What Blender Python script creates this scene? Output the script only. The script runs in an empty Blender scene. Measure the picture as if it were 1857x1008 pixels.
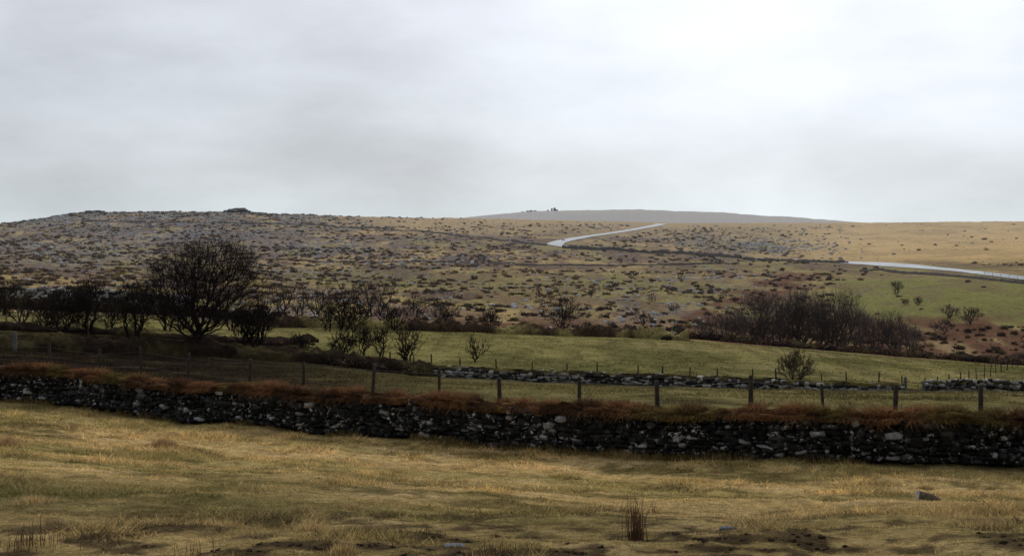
import bpy, math, random
import numpy as np
from mathutils import Vector
rng=np.random.default_rng(7); random.seed(7)
F=2551.0; HV=440.0; UC=928.5
scene=bpy.context.scene
scene.view_settings.view_transform='Standard'; scene.view_settings.look='None'; scene.view_settings.exposure=0

# ------------------------------------------------------------ noise
def _h(ix,iy,s):
    n=(ix*374761393+iy*668265263+s*1442695041)&0xffffffff
    n=((n^(n>>13))*1274126177)&0xffffffff
    n=n^(n>>16)
    return (n&0xffff)/65535.0
def vn(x,y,s=0):
    x=np.asarray(x,float);y=np.asarray(y,float)
    ix=np.floor(x).astype(np.int64);iy=np.floor(y).astype(np.int64)
    fx=x-ix;fy=y-iy;fx=fx*fx*(3-2*fx);fy=fy*fy*(3-2*fy)
    a=_h(ix,iy,s);b=_h(ix+1,iy,s);c=_h(ix,iy+1,s);d=_h(ix+1,iy+1,s)
    return (a*(1-fx)+b*fx)*(1-fy)+(c*(1-fx)+d*fx)*fy
def fbm(x,y,s=0,o=4):
    t=0;a=0.5;n=0
    for i in range(o):
        t=t+a*vn(x,y,s+i*17);n+=a;a*=0.5
        x=x*2.03+11.3;y=y*2.03+5.7
    return t/n
def ss(x,a,b):
    t=np.clip((x-a)/(b-a),0,1);return t*t*(3-2*t)

# ------------------------------------------------------------ terrain definition
UG=np.arange(-1500,3401,10.0)
def tab(p,sig=3):
    a=np.interp(UG,[q[0] for q in p],[q[1] for q in p])
    if sig>0:
        r=int(sig*3);k=np.exp(-0.5*(np.arange(-r,r+1)/sig)**2);k/=k.sum()
        a=np.convolve(np.pad(a,r,mode='edge'),k,mode='valid')
    return a
dW=tab([(0,49.5),(300,45.5),(600,41.5),(900,38),(1200,35.5),(1500,34),(1857,33)],8)
vW=tab([(0,724),(100,733),(200,746),(300,757),(450,772),(600,785),(900,812),(1130,828),(1400,838),(1857,852)],3)
d2=tab([(0,95),(350,106),(780,115),(1200,115),(1857,110)],8)
v2=tab([(0,632),(350,645),(600,660),(780,680),(1000,692),(1200,700),(1400,708),(1640,716),(1857,719)],4)
d3=tab([(0,170),(500,190),(1000,200),(1857,190)],8)
v3=tab([(0,566),(300,574),(490,592),(820,601),(1100,611),(1250,618),(1400,629),(1600,646),(1857,664)],4)
rows=[(290,[(0,534),(500,560),(900,582),(1200,604),(1400,640),(1600,655),(1857,668)]),
 (420,[(0,500),(500,520),(900,535),(1200,545),(1400,556),(1600,545),(1857,516)]),
 (650,[(0,460),(500,470),(900,480),(1200,484),(1400,486),(1600,481),(1857,472)])]
d9=tab([(0,800),(1857,820)]);v9=tab([(0,437),(500,440),(900,447),(1050,452),(1350,464),(1600,463),(1857,446)],4)
d10=tab([(0,950),(500,1000),(900,1120),(1857,1120)],6);v10=tab([(0,420),(150,404),(500,406),(900,419),(1200,425),(1400,434),(1600,428),(1857,420)],4)
d11=tab([(0,1150),(500,1250),(1000,1500),(1857,1450)],6)
v11=tab([(-200,415),(0,407),(60,400),(130,390),(150,387),(400,386),(470,389),(600,393),(850,397),(1000,400),(1200,405),(1540,405),(1700,404),(1857,402),(2200,396)],1.2)
vF=tab([(600,440),(700,415),(790,402),(850,394),(930,386),(1000,382),(1150,381),(1300,386),(1450,396),(1560,404),(1700,412),(2000,430)],2)
def Zv(v,d): return -(v-HV)/F*d
c=np.full_like(UG,1.0)
LD=[0*c,11*c,dW,dW+1.8,d2,d3]; LZ=[-1.65*c,-2.46*c,Zv(vW,dW),Zv(vW,dW)+0.35,Zv(v2,d2),Zv(v3,d3)]
for d,p in rows:
    v=tab(p,5);LD.append(d*c);LZ.append(Zv(v,d))
for d,v in ((d9,v9),(d10,v10),(d11,v11)): LD.append(d);LZ.append(Zv(v,d))
LD.append(2100*c);LZ.append(LZ[-1]-32)
LD.append(3100*c);LZ.append(Zv(vF,3100))
LD.append(4600*c);LZ.append(Zv(432,4600)*c)
LD.append(14000*c);LZ.append(-6*c)
LD=np.array(LD);LZ=np.array(LZ);NL=len(LD)
def base_h(x,y):
    y=np.clip(y,0.05,13900)
    u=np.clip(UC+x/y*F,-1500,3400)
    D=np.array([np.interp(u,UG,LD[i]) for i in range(NL)]);Z=np.array([np.interp(u,UG,LZ[i]) for i in range(NL)])
    h=np.diff(D,axis=0);s=np.diff(Z,axis=0)/h
    m=np.zeros_like(D)
    m[1:-1]=np.where(s[:-1]*s[1:]>0,2*s[:-1]*s[1:]/(s[:-1]+s[1:]+1e-12*np.sign(s[:-1]+s[1:]+1e-20)),0)
    m[0]=s[0];m[-1]=s[-1]
    i=np.clip((D<=y[None]).sum(0)-1,0,NL-2)[None]
    g=lambda A:np.take_along_axis(A,i,0)[0]
    d0,z0,m0,hh=g(D),g(Z),g(m),g(h);z1=np.take_along_axis(Z,i+1,0)[0];m1=np.take_along_axis(m,i+1,0)[0]
    t=(y-d0)/hh
    return (2*t**3-3*t**2+1)*z0+(t**3-2*t**2+t)*hh*m0+(-2*t**3+3*t**2)*z1+(t**3-t**2)*hh*m1
def X(u,d): return (u-UC)/F*d
def solve_d(u,v,dmin=12,dmax=1450,n=900):
    d=np.geomspace(dmin,dmax,n);x=(u-UC)/F*d
    r=HV-base_h(x,d)/d*F
    i=np.where(r<=v)[0]
    return float(d[i[0]]) if len(i) else float(dmax)
def smooth_path(pts,w,step=3):
    d=np.array([solve_d(u,v,300,1480) for u,v in pts]);xy=np.array([(X(p[0],q),q) for p,q in zip(pts,d)])
    L=np.concatenate([[0],np.cumsum(np.linalg.norm(np.diff(xy,axis=0),axis=1))]);q=np.arange(0,L[-1],step)
    a=np.interp(q,L,xy[:,0]);b=np.interp(q,L,xy[:,1]);k=np.exp(-.5*(np.arange(-12,13)/5)**2);k/=k.sum()
    a=np.convolve(np.pad(a,12,mode='edge'),k,'valid');b=np.convolve(np.pad(b,12,mode='edge'),k,'valid')
    return a,b,np.interp(q,L,w)
RA=smooth_path([(2000,524),(1857,506),(1800,498),(1740,491),(1680,486),(1620,481),(1560,477),(1500,474),(1440,471),(1355,468)],[7,7,7,7,10,19,19,8,6,4])
RB=smooth_path([(1060,451),(1015,448),(1004,443),(1022,437),(1060,430),(1110,423),(1160,415),(1192,409),(1202,406)],[4,8,10,10,8,8,8,10,11])
RP=np.array([(a,b) for R in (RA,RB) for a,b in zip(R[0][::2],R[1][::2])])
def road_mask(x,y):
    m=np.zeros_like(x);k=np.where((y>350)&(y<1500)&(x>0)&(x<260))[0]
    for i in range(0,len(k),20000):
        j=k[i:i+20000];d2_=np.min((x[j,None]-RP[None,:,0])**2+(y[j,None]-RP[None,:,1])**2,axis=1);m[j]=1-ss(np.sqrt(d2_),12,28)
    return m
def T(x,y):
    x=np.atleast_1d(np.asarray(x,float));y=np.atleast_1d(np.asarray(y,float))
    z=base_h(x,y)
    near=1-ss(y,45,90)
    z+=near*((fbm(x*.35,y*.35,1,3)-.5)*.26+(fbm(x*2.2,y*2.2,2,3)-.5)*.10)
    mid=ss(y,45,90)*(1-ss(y,190,230));z+=mid*((fbm(x*.12,y*.12,3,3)-.5)*.4+(fbm(x*.9,y*.9,8,2)-.5)*.12)
    mo=ss(y,195,260)*(1-road_mask(x,y));z+=mo*((fbm(x*.05,y*.05,4,4)-.5)*2.4+(fbm(x*.4,y*.4,5,2)-.5)*.6)
    fr=ss(y,1700,2600);z+=fr*(fbm(x*.006,y*.006,6,4)-.5)*9
    return z
def T1(x,y): return float(T([x],[y])[0])
def row(x,y,z): return HV-z/np.maximum(y,.1)*F

# ------------------------------------------------------------ colour map
def mixc(a,b,t): return a*(1-t[:,None])+np.asarray(b)[None,:]*t[:,None]
def clit(u,v,x,d):
    q=0
    for cu,cv,su,sv,a in ((1400,450,85,12,.95),(1190,560,100,24,.45),(1290,505,70,14,.42),(1110,520,70,10,.3),(1010,560,80,12,.25),(800,470,90,7,.32),(560,450,110,11,.35),(300,425,160,12,.5),(120,455,110,12,.42),(450,495,110,9,.25),(1290,440,60,8,.4),(1120,410,90,5,.3)):
        q=q+a*np.exp(-((u-cu)/su)**2-((v-cv)/sv)**2)
    return q*ss(fbm(x*.10,d*.045,197,3),.40,.57)
def ground_col(x,y,z=None):
    x=np.asarray(x,float);y=np.asarray(y,float)
    if z is None: z=base_h(x,y)
    yy=np.maximum(y,.5);u=np.clip(UC+x/yy*F,-1500,3400);v=np.minimum(row(x,yy,z),1400)
    w=np.interp(u,UG,dW);a2=np.interp(u,UG,d2);a3=np.interp(u,UG,d3)
    n=len(x);C=np.tile(np.array([[.52,.37,.16]]),(n,1))
    st=fbm(x*.22+3,(y+x*.45)*.75,21,4);st2=fbm(x*.6,(y+x*.45)*1.7,22,3);pt=fbm(x*1.6,y*1.6,23,4);pf=fbm(x*4.5,y*4.5,24,2)
    C=mixc(C,(.27,.21,.08),ss(st,.47,.66)*.85)
    C=mixc(C,(.66,.47,.24),ss(st2,.52,.72)*.6)
    C=mixc(C,(.26,.235,.08),ss(fbm(x*.15,y*.4,29,3),.48,.64)*.45)
    C=mixc(C,(.11,.085,.038),ss(st*.4+pt*.35+pf*.25,.52,.64)*.6)
    C=mixc(C,(.13,.115,.045),ss(v,840,900)*(1-ss(v,925,960))*(1-ss(u,450,900))*.65*(.4+st2))
    C=mixc(C,(.22,.17,.075),ss(v,890,960)*.5)
    C=mixc(C,(.055,.038,.025),ss(v,890,975)*ss(pt*.5+pf*.35+st2*.15,.49,.59)*.85)
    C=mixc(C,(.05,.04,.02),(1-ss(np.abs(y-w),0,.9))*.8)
    f1=ss(y,w+.6,w+1.2)
    r1=fbm(x*.15,(y+x*.2)*.5,31,4);r1b=fbm(x*.5,y*.25,32,3)
    A=np.tile(np.array([[.19,.16,.065]]),(n,1));A=mixc(A,(.065,.054,.026),ss(r1,.42,.60)*.8);A=mixc(A,(.26,.21,.09),ss(r1b,.55,.7)*.6)
    A=mixc(A,(.022,.015,.013),(1-ss(u+(r1-.5)*600,380,900))*.95)
    A=mixc(A,(.06,.046,.026),(1-ss(u,500,860))*ss(r1b,.54,.64)*.5)
    C=C*(1-f1[:,None])+A*f1[:,None]
    f2=ss(y,a2+.5,a2+2.5)
    r2=fbm(x*.1,y*.03,41,4);r2b=fbm(x*.6,y*.07,43,4)
    A=np.tile(np.array([[.255,.222,.085]]),(n,1));A=mixc(A,(.155,.143,.055),ss(r2,.4,.62));A=mixc(A,(.32,.26,.12),ss(fbm(x*.03,y*.2,42,3),.5,.7)*.6)
    A=mixc(A,(.14,.12,.052),ss(r2b,.5,.64)*.5)
    dk=np.interp(u,[0,300,480,600,780,850],[600,607,614,638,664,700])
    A=mixc(A,(.024,.017,.013),ss(v+(r2b-.5)*22,dk-5,dk+5)*.95)
    C=C*(1-f2[:,None])+A*f2[:,None]
    f3=ss(y,a3,a3+3)
    m1=fbm(x*.02,y*.012,51,4);m2=fbm(x*.12,y*.05,52,4);m3=fbm(x*.012+9,y*.008,53,3);m4=fbm(x*.05+3,y*.02,54,4)
    A=np.tile(np.array([[.46,.335,.155]]),(n,1))
    rt=1-ss(u,1350,1500)*(v<470)
    A=mixc(A,(.26,.225,.095),ss(m1,.42,.62)*.8*rt)
    A=mixc(A,(.22,.145,.10),ss(m2,.45,.58)*.7*(1-ss(u,1300,1600)*(v<475)*.8))
    A=mixc(A,(.145,.095,.08),ss(m4,.48,.58)*.8*rt*(1-ss(u,900,1500)*.5))
    A=mixc(A,(.26,.235,.22),ss(m2*.5+m3*.5,.46,.6)*.4*(1-ss(u,500,900)))
    A=mixc(A,(.56,.385,.175),(1-ss(v,402,440))*ss(u,500,760)*.8)
    A=mixc(A,(.66,.45,.20),ss(u,1380,1560)*(1-ss(v,462,480))*.92)
    A=mixc(A,(.42,.29,.14),ss(m1*.6+m2*.4,.46,.58)*.6*ss(u,1380,1560)*(v<475))
    A=mixc(A,(.34,.34,.35),np.clip(clit(u,v,x,y),0,1)*.45)
    gr=ss(u,1460,1560)*ss(v,488,512)*(1-ss(v,565,620))
    A=mixc(A,(.225,.222,.08),gr*.9*(.5+.5*ss(m2,.6,.4)))
    gr2=np.exp(-((u-1000)/300)**2-((v-515)/24)**2)*.6+np.exp(-((u-600)/260)**2-((v-500)/14)**2)*.5
    A=mixc(A,(.235,.215,.09),gr2*(.5+.5*ss(m2,.6,.4)))
    dl=np.abs((u-1380)-(530-v)*2.0)
    br=(1-ss(dl,20,75))*ss(v,488,505)*(1-ss(v,575,610))
    br=np.maximum(br,ss(u,1180,1330)*ss(v,560,600)*.9);br=np.maximum(br,ss(u,1560,1680)*ss(v,545,600)*.75)
    br=np.maximum(br,np.exp(-((v-592)/14)**2)*ss(u,420,600)*.6);br=br*(.1+1.3*ss(m2,.38,.58))
    A=mixc(A,(.16,.085,.055),np.clip(br,0,.9))
    haze_mix=ss(y,250,1500)*.26+ss(y,1700,2600)*.52
    A=A*(1-haze_mix[:,None])+np.array([.52,.54,.57])[None]*haze_mix[:,None]  # distance haze painted into the ground colour, greyer with depth
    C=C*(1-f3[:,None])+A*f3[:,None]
    al=f3*(1-ss(y,1300,1700))*(1-ss(u,1350,1550)*.85)*(1-gr)*(.55+.6*ss(m3,.35,.6))
    al=al*(1-.75*(1-ss(v,398,415))*ss(u,520,800))*(1-.3*ss(u,700,1100))
    return C,np.clip(al,0,1)

# ------------------------------------------------------------ mesh helpers
def link(o,parent=None):
    scene.collection.objects.link(o)
    if parent is not None: o.parent=parent
    return o
def mesh_np(name,V,faces,mat=None,col=None,smooth=False,parent=None,loc=None):
    V=np.asarray(V,np.float32).reshape(-1,3)
    if not isinstance(faces,list): faces=[faces]
    faces=[np.asarray(f,np.int32) for f in faces if len(f)]
    me=bpy.data.meshes.new(name);me.vertices.add(len(V));me.vertices.foreach_set('co',V.ravel())
    lo=np.concatenate([f.ravel() for f in faces]);sz=np.concatenate([np.full(len(f),f.shape[1]) for f in faces])
    me.loops.add(len(lo));me.loops.foreach_set('vertex_index',lo.astype(np.int32))
    me.polygons.add(len(sz));st=np.concatenate([[0],np.cumsum(sz)[:-1]]).astype(np.int32)
    me.polygons.foreach_set('loop_start',st)
    me.update(calc_edges=True)
    if smooth: me.polygons.foreach_set('use_smooth',np.ones(len(sz),bool))
    if col is not None:
        col=np.asarray(col,np.float32)
        if col.shape[1]==3: col=np.concatenate([col,np.ones((len(col),1),np.float32)],1)
        a=me.color_attributes.new('Col','FLOAT_COLOR','POINT');a.data.foreach_set('color',col.ravel())
    if mat: me.materials.append(mat)
    o=bpy.data.objects.new(name,me)
    if loc is not None:o.location=loc
    return link(o,parent)
def empty(name,loc=(0,0,0)):
    o=bpy.data.objects.new(name,None);o.location=loc;o.empty_display_size=.5;return link(o)

# ------------------------------------------------------------ materials
def mat_new(name):
    m=bpy.data.materials.new(name);m.use_nodes=True;nt=m.node_tree;nt.nodes.clear()
    out=nt.nodes.new('ShaderNodeOutputMaterial');b=nt.nodes.new('ShaderNodeBsdfPrincipled')
    nt.links.new(b.outputs[0],out.inputs[0]);b.inputs['Specular IOR Level'].default_value=.15
    return m,nt,b,out
def N(nt,t,**k):
    n=nt.nodes.new(t)
    for a,b in k.items(): setattr(n,a,b)
    return n
def noise(nt,vec,scale,detail=4,rough=.55):
    n=N(nt,'ShaderNodeTexNoise');n.inputs['Scale'].default_value=scale;n.inputs['Detail'].default_value=detail;n.inputs['Roughness'].default_value=rough
    nt.links.new(vec,n.inputs['Vector']);return n.outputs['Fac']
def mrange(nt,val,a,b,c0,d0,smooth=False):
    n=N(nt,'ShaderNodeMapRange');n.inputs[1].default_value=a;n.inputs[2].default_value=b;n.inputs[3].default_value=c0;n.inputs[4].default_value=d0
    if smooth:n.interpolation_type='SMOOTHSTEP'
    nt.links.new(val,n.inputs[0]);return n.outputs[0]
def math2(nt,op,a,b):
    n=N(nt,'ShaderNodeMath',operation=op)
    for i,q in enumerate((a,b)):
        if isinstance(q,(int,float)):n.inputs[i].default_value=q
        else:nt.links.new(q,n.inputs[i])
    return n.outputs[0]
def mixn(nt,fac,a,b,mode='MIX'):
    n=N(nt,'ShaderNodeMix',data_type='RGBA',blend_type=mode)
    for i,q in ((0,fac),(6,a),(7,b)):
        if isinstance(q,(int,float)):n.inputs[i].default_value=q
        elif isinstance(q,tuple):n.inputs[i].default_value=(*q,1)
        else:nt.links.new(q,n.inputs[i])
    return n.outputs[2]
def mulnoise(nt,colr,fac):
    v=N(nt,'ShaderNodeVectorMath',operation='SCALE');nt.links.new(colr,v.inputs[0]);nt.links.new(fac,v.inputs[3]);return v.outputs[0]
def vc_mat(name,scales=((1,.3),),bump=None,rough=.95,transl=0,extra=None,spec=0.0,haze_tint=False):
    m,nt,b,out=mat_new(name);b.inputs['Roughness'].default_value=rough;b.inputs['Specular IOR Level'].default_value=spec
    at=N(nt,'ShaderNodeAttribute',attribute_name='Col');ge=N(nt,'ShaderNodeNewGeometry');pos=ge.outputs['Position']
    cl=at.outputs['Color']
    if extra: cl=extra(nt,cl,at,pos)
    for s,a in scales:
        cl=mulnoise(nt,cl,mrange(nt,noise(nt,pos,s),.3,.7,1-a,1+a))
    if haze_tint:
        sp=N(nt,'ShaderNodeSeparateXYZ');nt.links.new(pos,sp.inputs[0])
        cl=mixn(nt,mrange(nt,sp.outputs[1],220,1500,.04,.6),cl,(.42,.42,.43))  # aerial haze mixed into the surface colour by world depth
    if spec==0:
        b=N(nt,'ShaderNodeBsdfDiffuse');nt.links.new(cl,b.inputs[0]);nt.links.new(b.outputs[0],out.inputs[0])
    else: nt.links.new(cl,b.inputs['Base Color'])
    if bump:
        bn=N(nt,'ShaderNodeBump');bn.inputs['Strength'].default_value=bump[1];bn.inputs['Distance'].default_value=bump[2]
        nt.links.new(noise(nt,pos,bump[0],6,.65),bn.inputs['Height']);nt.links.new(bn.outputs[0],b.inputs['Normal'])
    if transl>0:
        t=N(nt,'ShaderNodeBsdfTranslucent');nt.links.new(cl,t.inputs[0]);ms=N(nt,'ShaderNodeMixShader');ms.inputs[0].default_value=transl
        nt.links.new(b.outputs[0],ms.inputs[1]);nt.links.new(t.outputs[0],ms.inputs[2]);nt.links.new(ms.outputs[0],out.inputs[0])
    return m
def moor_extra(nt,cl,at,pos):
    al=at.outputs['Alpha']
    f=math2(nt,'MULTIPLY',mrange(nt,noise(nt,pos,.22,5,.6),.50,.58,0,1,True),al)
    cl=mixn(nt,math2(nt,'MULTIPLY',f,.6),cl,(.12,.08,.065))
    mp=N(nt,'ShaderNodeVectorMath',operation='ADD');nt.links.new(pos,mp.inputs[0]);mp.inputs[1].default_value=(90,40,0)
    g=math2(nt,'MULTIPLY',mrange(nt,noise(nt,mp.outputs[0],.5,4,.6),.60,.66,0,1,True),al)
    cl=mixn(nt,math2(nt,'MULTIPLY',g,.4),cl,(.42,.39,.36))
    return cl
M_ground=vc_mat('ground_turf',((.6,.2),(2,.25),(7,.3),(22,.3)),(9,1,.12),extra=moor_extra)
M_grass=vc_mat('dry_grass',((3,.3),),transl=.35)
M_turf=vc_mat('wall_turf',((2.5,.45),(12,.35)),(14,1,.05))
M_twig=vc_mat('twig_bark',((3,.25),),rough=.9)
def lichen(nt,cl,at,pos):
    f=mrange(nt,noise(nt,pos,6.5,5,.72),.565,.605,0,1,True)
    g=mrange(nt,noise(nt,pos,.9,3,.5),.42,.6,.3,1)
    f=math2(nt,'MULTIPLY',math2(nt,'MULTIPLY',f,g),at.outputs['Alpha'])
    cl=mixn(nt,f,cl,(.74,.74,.73))
    h=mrange(nt,noise(nt,pos,2.1,4,.6),.58,.68,0,.6,True)
    return mixn(nt,h,cl,(.030,.028,.012))
M_stone=vc_mat('granite_wall_stone',((9,.4),(40,.3)),(18,.9,.03),rough=.85,extra=lichen,spec=.2)
M_stone2=vc_mat('pale_granite_wall_stone',((3,.4),(12,.3)),(18,.9,.03),rough=.85,spec=.1)
M_rock=vc_mat('granite_rock',((.8,.3),(4,.3)),(3,.8,.1),rough=.9,haze_tint=True)
def simple(name,colr,rough=.8,nz=(6,.25),spec=.2,metal=0,bump=0):
    m,nt,b,out=mat_new(name);b.inputs['Roughness'].default_value=rough;b.inputs['Specular IOR Level'].default_value=spec;b.inputs['Metallic'].default_value=metal
    ge=N(nt,'ShaderNodeNewGeometry');r=N(nt,'ShaderNodeRGB');r.outputs[0].default_value=(*colr,1)
    cl=mulnoise(nt,r.outputs[0],mrange(nt,noise(nt,ge.outputs['Position'],nz[0]),.3,.7,1-nz[1],1+nz[1]));nt.links.new(cl,b.inputs['Base Color'])
    if bump:
        bn=N(nt,'ShaderNodeBump');bn.inputs['Strength'].default_value=bump;bn.inputs['Distance'].default_value=.02
        nt.links.new(noise(nt,ge.outputs['Position'],nz[0]*3,5),bn.inputs['Height']);nt.links.new(bn.outputs[0],b.inputs['Normal'])
    return m
M_core=simple('wall_core',(.010,.009,.008));M_wood=simple('weathered_wood',(.05,.04,.03),.9,(15,.5),bump=.6)
M_wire=simple('galvanised_wire',(.10,.10,.10),.6);M_stalk=simple('dead_stalk',(.16,.09,.05),.9,(8,.4))
M_road=simple('wet_asphalt',(.29,.325,.37),.7,(.12,.4),.18)
M_scrub=vc_mat('scrub_twigs',((.7,.3),),haze_tint=True)

# ------------------------------------------------------------ ground sheet
nx=900
s=np.linspace(-1,1,nx);sx=np.sign(s)*np.abs(s)**1.08
ds=np.concatenate([np.linspace(-40,6,14)[:-1],np.linspace(6,34,190)[:-1],np.linspace(34,60,90)[:-1],np.geomspace(60,260,150)[:-1],np.geomspace(260,1600,280)[:-1],np.geomspace(1600,13800,90)])
Y,SX=np.meshgrid(ds,sx,indexing='ij')
GX=SX*(16+.56*np.maximum(Y,0));ny=len(ds)
Zg=np.zeros_like(GX)
cols=np.zeros((ny*nx,4),np.float32)
for i in range(0,ny,40):
    a=GX[i:i+40].ravel();b=Y[i:i+40].ravel()
    z=T(a,b);Zg[i:i+40]=z.reshape(-1,nx)
    C,al=ground_col(a,b,z);cols[i*nx:(i+40)*nx,:3]=C;cols[i*nx:(i+40)*nx,3]=al
idx=np.arange(ny*nx).reshape(ny,nx)
quads=np.stack([idx[:-1,:-1],idx[:-1,1:],idx[1:,1:],idx[1:,:-1]],-1).reshape(-1,4)
mesh_np('ground',np.stack([GX,Y,Zg],-1).reshape(-1,3),quads,M_ground,cols,True)

# ------------------------------------------------------------ prisms / blades
def prisms(P0,P1,R0,R1,n):
    P0=np.asarray(P0,float);P1=np.asarray(P1,float);R0=np.asarray(R0,float);R1=np.asarray(R1,float)
    d=P1-P0;L=np.linalg.norm(d,axis=1,keepdims=True)+1e-9;d/=L
    ref=np.where(np.abs(d[:,2:3])<.9,np.array([[0,0,1.]]),np.array([[1.,0,0]]))
    a=np.cross(d,ref);a/=np.linalg.norm(a,axis=1,keepdims=True)+1e-9;b=np.cross(d,a)
    th=np.arange(n)/n*2*np.pi
    ring=a[:,None]*np.cos(th)[None,:,None]+b[:,None]*np.sin(th)[None,:,None]
    V=np.concatenate([P0[:,None]+ring*R0[:,None,None],P1[:,None]+ring*R1[:,None,None]],1)
    k=np.arange(n);k2=(k+1)%n
    q=np.stack([k,k2,k2+n,k+n],-1)
    Q=(np.arange(len(P0))*2*n)[:,None,None]+q[None]
    return V.reshape(-1,3),Q.reshape(-1,4)
def blades(P,h,w,lean,seed=0):
    r=np.random.default_rng(seed);n=len(P);an=r.uniform(0,2*np.pi,n);la=r.uniform(0,2*np.pi,n)
    sd=np.stack([np.cos(an),np.sin(an),0*an],-1)*w[:,None]*.5
    tp=np.stack([np.cos(la)*lean,np.sin(la)*lean,np.ones(n)],-1)*h[:,None]
    V=np.stack([P-sd,P+sd,P+tp],1).reshape(-1,3)
    return V,np.arange(n*3).reshape(-1,3)

def fg_points(n,dmin,seed,power=1.0):
    r=np.random.default_rng(seed)
    y=dmin+(50-dmin)*r.random(n)**power
    x=r.uniform(-1,1,n)*(3+.39*y)
    u=UC+x/y*F;w=np.interp(u,UG,dW);k=y<w-.05
    return x[k],y[k]
LOGD=solve_d(1685,918,9,40);LOGX=X(1685,LOGD)
x0,y0=fg_points(62000,8,3,1.25)
r=np.random.default_rng(5);nb=9
x=np.repeat(x0,nb)+r.normal(0,.045,len(x0)*nb)*(1+np.repeat(y0,nb)/25);y=np.repeat(y0,nb)+r.normal(0,.045,len(x0)*nb)*(1+np.repeat(y0,nb)/25)
tcol=np.repeat(r.choice([.38,.68,1.0,1.32,1.85],len(x0),p=[.17,.2,.28,.22,.13]),nb)
z=T(x,y);tn=fbm(x*.8,y*.8,61,3);tn2=fbm(x*.25,y*.5,62,3)
C,_=ground_col(x,y,z);bare=ss(C.sum(1),.14,.30)
keep=(r.random(len(x))<.08+.92*bare)&~((np.abs(x-LOGX)<.22)&(y<LOGD+.05)&(y>LOGD-.6))
x,y,z,tn,tn2,C,tcol=[q[keep] for q in (x,y,z,tn,tn2,C,tcol)]
h=(.012+.036*r.random(len(x)))*(.5+1.8*ss(tn,.55,.78)+.9*ss(tn2,.55,.75))*(.8+y/50)*(.55+.45*tcol);w=.006+.0004*y
C=C*(r.uniform(.8,1.35,len(x))*tcol)[:,None]
V,Fa=blades(np.stack([x,y,z-.006],-1),h,w,r.uniform(.2,2.2,len(x)),9)
mesh_np('grass',V,Fa,M_grass,np.repeat(C,3,0))
def field_grass(n,dlo,dhi,seed,h0,w0,sup):
    r=np.random.default_rng(seed);u=r.uniform(-150,2010,n);t=r.random(n);lo=dlo(u);hi=dhi(u);y=lo+(hi-lo)*t;x=X(u,y);z=T(x,y);C,_=ground_col(x,y,z)
    cl=fbm(x*.7,y*.7,seed,3);k=(r.random(n)<.25+.75*ss(cl,.4,.62));x,y,z,C,cl=x[k],y[k],z[k],C[k],cl[k];n=len(x)
    V,Fa=blades(np.stack([x,y,z-.02],-1),h0*r.uniform(.3,1,n)*(.5+1.2*ss(cl,.45,.7)),w0*r.uniform(.6,1.4,n),r.uniform(.1,1.6,n),seed)
    return V,Fa,np.repeat(C*r.uniform(.5,1.6*sup,n)[:,None],3,0)
fW=lambda u:np.interp(u,UG,dW);f2=lambda u:np.interp(u,UG,d2);f3=lambda u:np.interp(u,UG,d3)
V1,Fa1,C1=field_grass(170000,lambda u:fW(u)+2,lambda u:f2(u)-1.5,701,.13,.05,1.1);V2,Fa2,C2=field_grass(200000,lambda u:f2(u)+1,f3,702,.14,.10,1.05)
mesh_np('field_grass',np.concatenate([V1,V2]),np.concatenate([Fa1,Fa2+len(V1)]),M_grass,np.concatenate([C1,C2]))

def tussock(name,u,v,hh,wd,n,colr,seed,lean=.6,d=None,thin=.007):
    d=d or solve_d(u,v,9,48);x=X(u,d);z=T1(x,d);r=np.random.default_rng(seed)
    px=r.normal(0,wd*.33,n);py=r.normal(0,wd*.33,n);zz=T(x+px,d+py)-z
    rad=np.sqrt(px**2+py**2)/wd
    hgt=hh*(1-.8*np.clip(rad,0,1))*r.uniform(.5,1.1,n)
    V,Fa=blades(np.stack([px,py,zz-.02],-1),hgt,np.full(n,thin)+.0002*d,r.uniform(.05,lean,n),seed)
    cc=np.array(colr)[None]*r.uniform(.5,1.5,n)[:,None]
    return mesh_np(name,V,Fa,M_grass,np.repeat(cc,3,0),loc=(x,d,z))
tussock('grass_tussock',298,815,.36,.6,1700,(.47,.31,.16),1)
tussock('grass_tussock',12,806,.35,.6,900,(.47,.31,.16),2)
tussock('grass_tussock',1150,826,.33,1.0,1800,(.47,.36,.16),3)
tussock('grass_tussock',60,728,.2,1.2,1200,(.28,.24,.10),4,d=47)
rr0=np.random.default_rng(404)
for i in range(26):
    tussock('grass_tussock',rr0.uniform(0,1850),rr0.uniform(780,960) if i%2 else rr0.uniform(860,1000),rr0.uniform(.06,.17),rr0.uniform(.2,.7),500,(.48,.35,.17),50+i,1.0)
def stalks(name,u,v,hh,wd,n,seed):
    d=solve_d(u,v,8,40);x=X(u,d);z=T1(x,d);r=np.random.default_rng(seed)
    px=r.normal(0,wd*.4,n);py=r.normal(0,wd*.4,n);L=hh*r.uniform(.3,1,n)**1.3;la=r.uniform(0,6.28,n);le=r.uniform(0,.45,n)
    P0=np.stack([px,py,np.full(n,-.02)],-1);P1=P0+np.stack([np.cos(la)*le*.4,np.sin(la)*le*.4,np.ones(n)],-1)*(L*.6)[:,None]
    P2=P1+np.stack([np.cos(la)*le,np.sin(la)*le,np.ones(n)*.9],-1)*(L*.4)[:,None]
    R=np.full(n,.003)
    Va,Qa=prisms(P0,P1,R,R*.8,3);Vb,Qb=prisms(P1,P2,R*.8,R*.3,3)
    mesh_np(name,np.concatenate([Va,Vb]),np.concatenate([Qa,Qb+len(Va)]),M_stalk,loc=(x,d,z))
stalks('rush_clump',1155,968,.48,.12,120,1);stalks('rush_clump',1187,925,.17,.10,16,2)
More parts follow.
